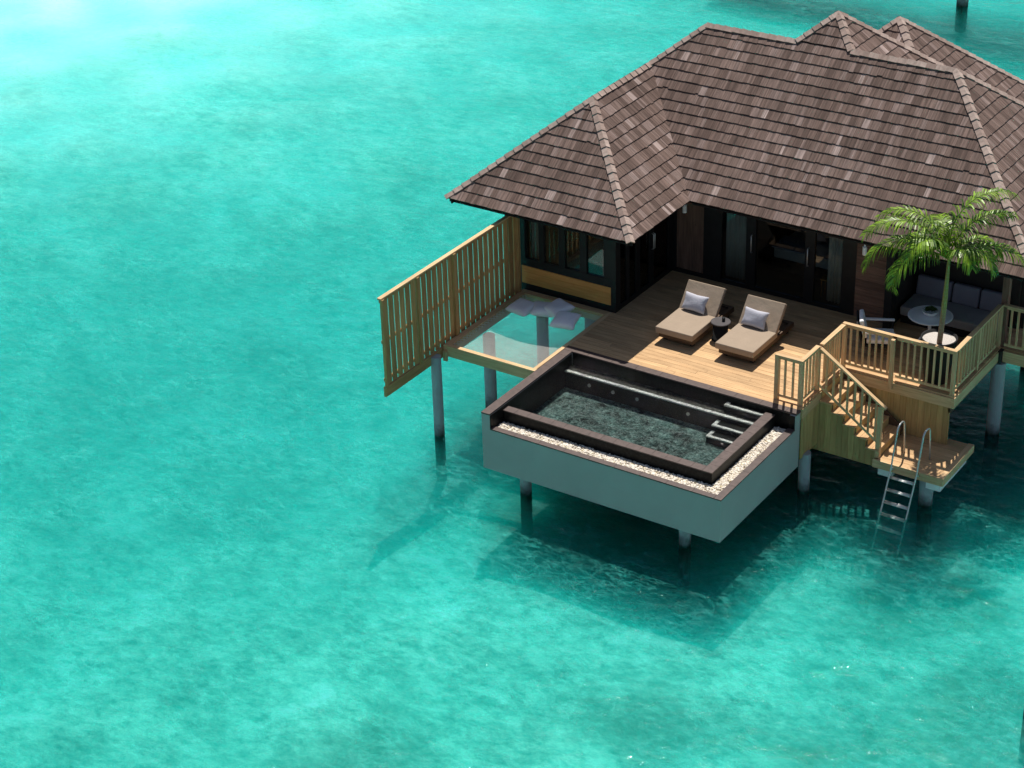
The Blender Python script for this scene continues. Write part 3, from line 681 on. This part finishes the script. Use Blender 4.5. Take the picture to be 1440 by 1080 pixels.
def pillow(name, mat, c_, w_, h_, t_, Rm, label, cat, group, seed=0):
    N = 18; rg = random.Random(seed); ph = [rg.random()*6 for _ in range(4)]; vs = []; fs = []
    for side in (1, -1):
        for i in range(N+1):
            for j in range(N+1):
                a = i/N*2-1; b_ = j/N*2-1
                pin = 1-0.10*(1-abs(a)**1.0)*abs(b_)**4; pin2 = 1-0.10*(1-abs(b_))*abs(a)**4
                z = t_/2*((1-a**4)*(1-b_**4))**0.55*(1+0.10*math.sin(3*a+ph[0])*math.sin(2.6*b_+ph[1]))
                vs.append(Vector(c_)+Rm @ Vector((a*w_/2*pin2, b_*h_/2*pin, side*z)))
        o_ = 0 if side == 1 else (N+1)**2
        for i in range(N):
            for j in range(N):
                q = (o_+i*(N+1)+j, o_+(i+1)*(N+1)+j, o_+(i+1)*(N+1)+j+1, o_+i*(N+1)+j+1); fs.append(q if side == 1 else q[::-1])
    mb = MB(); mb.add(vs, fs); o_ = mb.build(name, mat, None, True, origin=Vector(c_))
    wm = o_.modifiers.new("weld", 'WELD'); wm.merge_threshold = 0.0005
    return tag(o_, label, cat, group)
def rot(z, x=0, y=0): return Matrix.Rotation(R(z), 3, 'Z') @ Matrix.Rotation(R(y), 3, 'Y') @ Matrix.Rotation(R(x), 3, 'X')
NG = 'cushions scattered on the net'
pillow('cushion', 'netpillow', (-1.86, 4.40, 0.05), 0.60, 0.56, 0.20, rot(-8, 6, 0), 'white cushion on the net nearest the privacy fence', 'cushion', NG, 1)
pillow('cushion', 'netpillow', (-1.36, 4.56, 0.06), 0.60, 0.56, 0.20, rot(24, 3, 4), 'white cushion half hidden under its neighbours on the net', 'cushion', NG, 2)
pillow('cushion', 'netpillow', (-1.02, 4.60, 0.15), 0.60, 0.56, 0.20, rot(-20, 12, 0), 'white cushion lying on top of two others on the net', 'cushion', NG, 3)
pillow('cushion', 'netpillow', (-0.62, 4.26, 0.10), 0.60, 0.56, 0.20, rot(12, 12, 0), 'white cushion on the net nearest the wooden deck', 'cushion', NG, 4)

# ------------------------------------------------------------------ privacy fence
fen = thing('privacy_fence', (-2.47, 2.6, -0.3), 'tall slatted pine privacy fence beside the lounging net', 'fence')
FX = -2.47
sl = MB(); y = 0.06; k = 0
while y < 5.02:
    sl.box((FX-.012, y, -0.06+rnd.uniform(-.006, .006)), (FX+.012, y+0.150, 1.97)); y += 0.198
sl.build('slats', 'fence', fen)
MB().box((FX-.05, -0.06, 2.0), (FX+.05, 5.2, 2.035)).build('top_rail', 'pine', fen)
for z in (1.90, 0.93, 0.02): MB().box((FX-.055, 0.0, z), (FX-.014, 5.14, z+.07)).build('batten', 'fence', fen)
MB().box((FX-.03, -0.05, -0.32), (FX+.03, 5.3, -0.085)).build('bottom_beam', 'fence', fen)
for y in (-0.055, 1.20, 2.56, 5.10): MB().box((FX+.013, y, -0.083), (FX+.075, y+.08, 1.998)).build('post', 'fence', fen)

# ------------------------------------------------------------------ railings
RZ = 1.05
RK = [0]
def rail_section(par, p, q, n_, z0=0.0, z1=RZ, post0=True, post1=True, dz=0.0):
    RK[0] = (RK[0]+1) % 3; z1 += RK[0]*0.0018; z0 += RK[0]*0.0011
    p = Vector((*p, 0)); q = Vector((*q, 0)); d = (q-p).normalized()
    MB().beam(p+Vector((0, 0, z1-.02))-d*.045, q+Vector((0, 0, z1-.02+dz))+d*.045, 0.10, 0.036).build('top_rail', 'pine', par)
    MB().beam(p+Vector((0, 0, z0+.10))+d*.046, q+Vector((0, 0, z0+.10+dz))-d*.046, 0.035, 0.06).build('bottom_rail', 'pine', par)
    MB().beam(p+Vector((0, 0, z1-.068))+d*.046, q+Vector((0, 0, z1-.068+dz))-d*.046, 0.035, 0.058).build('under_rail', 'pine', par)
    for i in range(n_):
        c_ = p.lerp(q, (i+1)/(n_+1)); zo = dz*(i+1)/(n_+1)
        MB().box((c_.x-.02, c_.y-.02, z0+.131+zo), (c_.x+.02, c_.y+.02, z1-.098+zo)).build('baluster', 'pine', par)
def post(par, x, y, z0, z1, s_=.045): MB().box((x-s_, y-s_, z0), (x+s_, y+s_, z1)).build('post', 'pine', par)
r1 = thing('stair_head_railing', (5.4, 4.2, 0), 'short cranked pine railing between the pool corner and stair head', 'railing')
rail_section(r1, (4.98, 3.64), (5.53, 3.64), 2); rail_section(r1, (5.53, 3.73), (5.53, 4.35), 3)
for x, y in ((4.98, 3.64), (5.53, 3.64), (5.53, 4.41)): post(r1, x, y, 0.003, RZ-.04)
rail_section(r1, (5.56, 4.55), (5.56, 5.50), 7, z1=1.045)
r2 = thing('dining_deck_railing', (8.0, 6.5, 0), 'long pine railing wrapped round the dining deck with the palm', 'railing')
rail_section(r2, (5.56, 5.62), (6.72, 5.62), 7); rail_section(r2, (6.72, 5.62), (8.05, 5.62), 8)
rail_section(r2, (8.05, 5.72), (8.05, 6.86), 6); rail_section(r2, (8.05, 6.92), (8.05, 8.02), 6); rail_section(r2, (8.14, 8.12), (10.3, 8.12), 13)
for x, y, z in ((5.56, 5.62, .003), (6.72, 5.532, -.16), (8.05, 5.62, .003), (8.05, 6.89, .004), (8.05, 8.12, .003), (10.35, 8.12, .003)):
    post(r2, x, y if z > 0 else 5.488, z, RZ-.04, .04)

# ------------------------------------------------------------------ stairs, landing
stair = thing('staircase', (6.3, 4.9, -1.2), 'short pine staircase descending from the deck to the water landing', 'stairs')
for i in range(5):
    x = 5.64+i*0.275; z = -0.2*(i+1)
    mb = MB(); mb.box((x, 4.33, z-.035), (x+.142, 5.46, z)); mb.box((x+.147, 4.33, z-.035), (x+.295, 5.46, z)); mb.build('tread', 'deck', stair)
    MB().box((x-.001, 4.42, z+.001), (x+.016, 5.45, z+.163)).build('riser', 'skirt', stair)
MB().box((7.013, 4.42, -1.199), (7.03, 5.45, -1.037)).build('riser', 'skirt', stair)
sk = MB(); x = 5.50
while x < 6.98:
    i = max(0, int((x-5.64+.07)/0.275)) if x > 5.57 else -1
    top = -0.28 if i < 0 else -0.2*(min(i, 4)+1)-.04
    sk.box((x, 4.375, -1.43), (x+.132, 4.40, top)); x += 0.137
sk.build('skirt', 'skirt', stair)
sk = MB(); y = 3.55
while y < 4.33: sk.box((5.60, y, -1.25), (5.625, y+.132, -0.272)); y += .137
sk.build('skirt', 'skirt', stair)
# white/dark stringer at far side
MB().beam((5.62, 5.49, -0.08), (7.05, 5.49, -1.12), 0.04, 0.24).build('stringer', 'brown', stair)
hr = thing('stair_handrail', (6.3, 4.37, -1.2), 'sloping pine handrail with balusters along the stair flight', 'railing')
a, b_ = Vector((5.58, 4.41, 0.99)), Vector((7.12, 4.41, -0.02))
MB().beam(a, b_, 0.09, 0.038).build('top_rail', 'pine', hr)
MB().beam(a+Vector((0, 0, -0.86)), Vector((6.96, 4.41, -0.84)), 0.035, 0.06).build('bottom_rail', 'pine', hr)
for i in range(8):
    t = (i+1)/9.3; x = 5.58+1.54*t; zt_ = .99-1.01*t-.03
    MB().box((x-.02, 4.39, zt_-.86), (x+.02, 4.43, zt_)).build('baluster', 'pine', hr)
post(hr, 7.0, 4.40, -1.197, 0.02, .048)
land = thing('landing', (7.7, 5.0, -1.2), 'small pine swim landing at the foot of the stairs above water', 'landing')
mb = MB(); y = 4.31
while y < 5.85: mb.box((7.035 if y < 5.46 else 7.965, y, -1.235), (8.40, min(y+.136, 5.9), -1.2)); y += .142
mb.build('deck_boards', 'deck', land)
MB().box((6.95, 4.262, -1.38), (8.53, 4.306, -1.198)).build('fascia', 'pine', land); MB().box((8.405, 4.308, -1.381), (8.53, 5.9, -1.1985)).build('fascia', 'pine', land)
MB().box((6.95, 4.308, -1.38), (8.40, 5.62, -1.24)).build('joists', 'brown', land)
MB().box((7.02, 4.42, -1.62), (7.32, 5.7, -1.385)).build('concrete_beam', 'white', land); MB().box((8.10, 4.42, -1.62), (8.42, 5.8, -1.386)).build('concrete_beam', 'white', land)
bw = thing('deck_skirting', (6.8, 5.6, -1.2), 'vertical pine boarding closing the drop behind the landing', 'skirting')
sk = MB(); x = 5.66
while x < 7.95: sk.box((x, 5.60, -1.50), (x+.136, 5.625, -0.275)); x += .140
sk.build('boards', 'skirt', bw)

# ladder
lad = thing('swim_ladder', (7.78, 4.2, -1.2), 'stainless steel swim ladder hooked over the landing into the water', 'ladder')
def lad_pt(s_): # s: 0 at landing level, metres down
    return 4.22-0.42*s_, -1.2-s_*0.93
for x in (7.40, 7.97):
    pts = [(x, 4.86, -1.19), (x, 4.80, -0.7), (x, 4.76, -0.48)]
    for k in range(1, 8):
        a = math.pi*k/8; pts.append((x, 4.58+0.18*math.cos(a), -0.48+0.14*math.sin(a)))
    pts += [(x, 4.395, -0.52), (x, 4.26, -1.0), (x, 4.215, -1.22)]
    for s_ in (0.5, 1.0, 1.5, 1.9):
        yy, z_ = lad_pt(s_); pts.append((x, yy, z_))
    MB().tube(pts, 0.019, 12).build('rail', 'steel', lad, True)
    MB().box((x-.03, 4.235, -1.30), (x+.03, 4.261, -1.24)).build('bracket', 'steel', lad)
for s_ in (0.24, 0.50, 0.76, 1.02, 1.3):
    yy, z_ = lad_pt(s_); mb = MB()
    for dy in (-.02, .02, .06): mb.tube([(7.41, yy+dy, z_), (7.96, yy+dy, z_)], 0.012, 8)
    mb.build('rung', 'steel', lad, True)

# ------------------------------------------------------------------ loungers
def make_lounger(x0, y0):
    L = thing('sun_lounger', (x0+.46, y0+.9, 0), '', 'sun lounger', 'sun loungers on the deck')
    W = 0.93
    MB().box((x0+.04, y0+.10, 0.10), (x0+W-.04, y0+2.02, 0.21)).build('base', 'brown', L, bevel=.008)
    for a in (.10, W-.18):
        for b_ in (.22, 1.8): MB().box((x0+a, y0+b_, 0.003), (x0+a+.08, y0+b_+.08, 0.098)).build('leg', 'blackmatte', L)
    MB().box((x0+.03, y0+.06, 0.213), (x0+W-.03, y0+1.98, 0.235)).build('slat_frame', 'brown', L)
    MB().box((x0, y0, 0.237), (x0+W, y0+1.14, 0.385)).build('mattress', 'taupe', L, bevel=.022)
    # backrest cushion leaning back
    ang = R(51); p = Vector((x0+W/2, y0+1.13, 0.30)); T = Matrix.Translation(p) @ Matrix.Rotation(ang, 4, 'X')
    MB().box((-W/2, 0.0, -0.0), (W/2, 0.70, 0.11), T).build('back_cushion', 'taupe', L, bevel=.022)
    MB().box((-W/2+.03, 0.02, -0.03), (W/2-.03, 0.66, -0.003), T).build('backrest', 'brown', L)
    MB().beam((x0+.12, y0+1.42, .50), (x0+.12, y0+1.85, .238), .03, .03).build('prop', 'blackmatte', L); MB().beam((x0+W-.12, y0+1.42, .50), (x0+W-.12, y0+1.85, .238), .03, .03).build('prop', 'blackmatte', L)
    return L
l1 = make_lounger(1.53, 4.55); l2 = copy_tree(l1); l2.location.x += 1.49; l2.location.y += 0.0
l1['label'] = 'taupe cushioned lounger nearer the pool-side net, left of the small round table'
l2['label'] = 'taupe cushioned lounger nearer the stair railing, right of the small round table'
for x, lb in ((1.97, 'pale grey pillow on the lounger left of the small round table'), (3.46, 'pale grey pillow on the lounger right of the small round table')):
    pillow('lounger_pillow', 'pillow', (x-.06, 5.66, 0.575), 0.60, 0.40, 0.17, rot(-3, 58, 0), lb, 'pillow', 'pillows on the loungers', int(x*10))
stb = thing('side_table', (2.70, 5.40, 0), 'round dark grey side table between the two loungers', 'table')
MB().lathe([(0.19, 0), (0.20, .004), (0.20, 0.02), (0.17, 0.03), (0.165, 0.40)], (2.70, 5.40, 0.003), 40).build('drum', 'blackmatte', stb, True)
MB().lathe([(0.21, 0), (0.222, .008), (0.222, 0.028), (0.21, 0.036)], (2.70, 5.40, 0.405), 48).build('table_top', 'anth', stb)
mb = MB(); mb.lathe([(0.034, 0), (0.036, .005), (0.036, .085), (0.03, 0.088), (0.03, 0.07)], (2.75, 5.44, 0.442), 20); tag(mb.build('candle_cup', 'black', None, True), 'small black cup standing on the round side table', 'cup')

# ------------------------------------------------------------------ dining corner
sofa = thing('sofa', (6.8, 8.6, 0), 'charcoal upholstered corner sofa behind the round white table', 'sofa')
MB().box((5.76, 8.12, 0.02), (7.88, 9.08, 0.20)).build('base', 'blackmatte', sofa); MB().box((5.74, 8.08, 0.203), (7.90, 8.86, 0.42)).build('seat', 'sofaseat', sofa, bevel=.04)
T = Matrix.Translation((0, 8.80, .42)) @ Matrix.Rotation(R(-10), 4, 'X')
for a, c_ in ((5.78, 6.60), (6.63, 7.25), (7.28, 7.88)): MB().box((a, 0, 0), (c_, .18, .46), T).build('back_cushion', 'sofa', sofa, bevel=.05)
MB().box((7.55, 7.50, 0.02), (7.92, 8.075, 0.41)).build('corner_seat', 'sofaseat', sofa, bevel=.04)
tb = thing('dining_table', (6.72, 7.45, 0), 'round white pedestal table in front of the charcoal sofa', 'table')
MB().lathe([(0.46, 0), (0.485, .01), (0.485, .022), (0.46, .035)], (6.72, 7.45, 0.70), 56).build('table_top', 'white', tb)
MB().lathe([(0.05, 0.0), (0.04, 0.1), (0.035, 0.5), (0.09, 0.62)], (6.72, 7.45, 0.075), 24).build('pedestal', 'white', tb, True)
for k in range(4):
    a = R(40+90*k); c_, s_ = math.cos(a), math.sin(a)
    MB().tube([(6.72+.03*c_, 7.45+.03*s_, .30), (6.72+.16*c_, 7.45+.16*s_, .22), (6.72+.30*c_, 7.45+.30*s_, .06), (6.72+.34*c_, 7.45+.34*s_, .012)], [.025, .022, .018, .016], 8).build('leg', 'white', tb, True)
bw_ = thing('bowl_planter', (6.72, 7.42, 0.736), 'scalloped white bowl of green succulents on the round white table', 'planter')
MB().lathe([(0.08, 0), (0.13, .03), (0.175, .10), (0.185, .12), (0.16, .11), (0.02, .05)], (6.72, 7.42, 0.737), 64, fn=lambda r, z, q: (r*(1+.05*math.sin(8*q)*(r > .1)), z+(.012*math.sin(8*q) if r > .15 else 0))).build('bowl', 'white', bw_, True)
fo = MB()
for k in range(9):
    a = k*2.4; rr = 0.10*math.sqrt(k/8.0); c_ = Vector((6.72+rr*math.cos(a), 7.42+rr*math.sin(a), 0.86+.03*(8-k)/8))
    for j in range(26):
        q = j*2.4; tl_ = R(20+60*(1-j/26)); ln = .055+.035*(1-j/26)
        d = Vector((math.cos(q)*math.sin(tl_), math.sin(q)*math.sin(tl_), math.cos(tl_))); s_ = d.cross(Vector((0, 0, 1))).normalized()*.012
        fo.add([c_-s_*.5, c_+s_*.5, c_+d*ln*.6+s_, c_+d*ln, c_+d*ln*.6-s_], [(0, 1, 2, 3, 4)])
fo.build('foliage', 'succ', bw_)
# chairs
def armchair(loc, rz, label):
    c = thing('armchair', loc, label, 'chair', 'armchairs at the dining table'); x, y = loc[0], loc[1]
    def B(nm, lo, hi, mt, bev=0.0, Tm=None):
        Mx = Matrix.Translation((x, y, 0)) @ Matrix.Rotation(rz, 4, 'Z')
        if Tm is not None: Mx = Mx @ Tm
        return MB().box(lo, hi, Mx).build(nm, mt, c, bevel=bev)
    for a in (-.33, .29):
        for b_ in (-.33, .29): B('leg', (a, b_, 0.003), (a+.04, b_+.04, .27), 'blackmatte')
    B('seat_frame', (-.35, -.35, .272), (.35, .35, .31), 'blackmatte'); B('seat_cushion', (-.29, -.35, .312), (.29, .24, .42), 'white', .03)
    B('backrest', (-.35, .0, .0), (.35, .035, .52), 'blackmatte', 0, Matrix.Translation((0, .31, .30)) @ Matrix.Rotation(R(-14), 4, 'X'))
    B('back_cushion', (-.29, -.10, .03), (.29, -.004, .46), 'white', .03, Matrix.Translation((0, .31, .40)) @ Matrix.Rotation(R(-14), 4, 'X'))
    for a in (-.37, .30):
        B('armrest', (a, -.36, .58), (a+.07, .28, .625), 'white', .015); B('arm_post', (a+.015, -.34, .312), (a+.05, -.30, .578), 'blackmatte')
    return c
armchair((5.88, 6.62, 0), R(115), 'dark framed armchair with white cushions near the wood clad wall')

# ------------------------------------------------------------------ palm in planter
pot = thing('round_planter', (7.50, 6.06, 0), 'tall round black planter topped with sunlit white pebbles at the railing corner', 'planter')
MB().lathe([(0.24, 0), (0.25, .01), (0.385, 1.0), (0.385, 1.02), (0.355, 1.02), (0.345, 0.96)], (7.50, 6.06, .003), 56).build('bowl', 'blackmatte', pot, True)
MB().lathe([(0.34, 0), (0.345, .015), (0.2, .03)], (7.50, 6.06, .955), 48).build('white_gravel', 'gravel', pot)
palm = thing('palm_tree', (7.58, 5.88, 0.97), 'young feather palm with arching green fronds rising from the black planter', 'palm tree')
TX, TY, TZ = 7.60, 5.88, 3.06
pts = [(7.58+.06*t+.015*math.sin(3*t), TY, .96+(TZ-.96)*t) for t in [i/16 for i in range(17)]]
MB().tube(pts, [.058-.008*t if t < .45 else .056-.03*(t-.45)/.55 for t in [i/16 for i in range(17)]], 14).build('trunk', 'trunk', palm, True)
SR = Vector((math.cos(yw), math.sin(yw), 0)); SF = Vector((-math.sin(yw), math.cos(yw), 0))
def frond(az, el, L, droop, seed, curl=0.0, lw=0.50):
    """az: plan bearing in degrees (0 = to the right along the deck diagonal, 90 = away); el: launch angle"""
    rg = random.Random(seed); d = SR*math.cos(R(az))+SF*math.sin(R(az)); N = 26
    p = Vector((TX, TY, TZ-.12)); pts = [p.copy()]; e = R(el); tan = []
    side0 = d.cross(Vector((0, 0, 1))).normalized()
    for i in range(N):
        e_ = e-R(droop)*((i/N)**1.5); dr = (d*math.cos(e_)+Vector((0, 0, 1))*math.sin(e_)+side0*curl*(i/N)).normalized()
        p = p+dr*(L/N); pts.append(p.copy()); tan.append(dr)
    tan.append(tan[-1])
    mb = MB(); mb.tube(pts, [.017*(1-i/N)+.003 for i in range(N+1)], 6)
    n_ = 46
    for k in range(n_):
        t = 0.16+0.84*k/(n_-1); f_ = t*N; i = min(int(f_), N-1); base = pts[i].lerp(pts[i+1], f_-i); T_ = tan[i]
        up_ = T_.cross(side0).normalized()
        if up_.z < 0: up_ = -up_
        ln = lw*(math.sin(math.pi*min(1, (t*0.93+.02)))**.55)*(1-.25*t)*rg.uniform(.85, 1.1)+.05
        for sd_ in (1, -1):
            dr = (side0*sd_*rg.uniform(.75, 1.0)+T_*rg.uniform(.55, .85)+up_*rg.uniform(.10, .55)).normalized()
            q = base.copy(); wv_ = T_.cross(dr).cross(dr).normalized(); ps = [q.copy()]; wid = [.007, .016, .015, .010, .001]
            for s_ in range(4):
                dr = (dr+Vector((0, 0, -.30-.18*rg.random()))*(.5+.45*s_)).normalized(); q = q+dr*ln/4; ps.append(q.copy())
            vs = []
            for a_, w_ in zip(ps, wid): vs += [a_-wv_*w_, a_+wv_*w_]
            mb.add(vs, [(2*j, 2*j+1, 2*j+3, 2*j+2) for j in range(4)])
    mb.build('frond', 'palm', palm)
for i, (az, el, L, dr, cu) in enumerate(((5, 92, 2.3, 125, 0), (0, 72, 1.8, 96, 0), (-14, 36, 1.75, 95, 0), (-62, 62, 1.05, 150, 0), (180, 44, 2.15, 135, 0), (206, 36, 1.8, 140, 0),
        (184, 64, 2.25, 118, 0), (165, 76, 2.05, 125, 0), (212, 68, 1.5, 145, 0), (10, 50, 1.5, 150, 0), (-38, 52, 1.4, 150, 0), (95, 70, 1.3, 110, 0), (150, 50, 1.4, 140, 0))):
    frond(az, el, L, dr, 11+i, cu)
mb = MB(); mb.tube([(TX, TY, TZ-.1), (TX+.03, TY+.02, TZ+.35), (TX+.09, TY+.06, TZ+.75)], [.02, .012, .003], 6); mb.build('spear_leaf', 'palm', palm)

# ------------------------------------------------------------------ neighbours at the edge of the view
nb_ = thing('neighbour_deck', (-3, 38, 0), 'far neighbouring overwater deck just beyond the top of the view', 'deck')
MB().box((-13, 33.4, -0.35), (8, 35.6, 0.0)).build('deck_boards', 'deck', nb_)
mb = MB(); mb.tube([(-3.85, 34.9, BED-.3), (-3.85, 34.9, -.36)], .2, 16); tag(mb.build('support_pile', 'pile', origin=(-3.85, 34.9, BED)), 'far pile standing in shaded water at the top right', 'pile')
mb = MB(); mb.tube([(12.56, -1.0, BED-.3), (12.56, -1.0, .4)], .15, 16); tag(mb.build('walkway_pile', 'pile', origin=(12.56, -1.0, BED)), 'grey pile at the lower right edge of the view', 'pile')
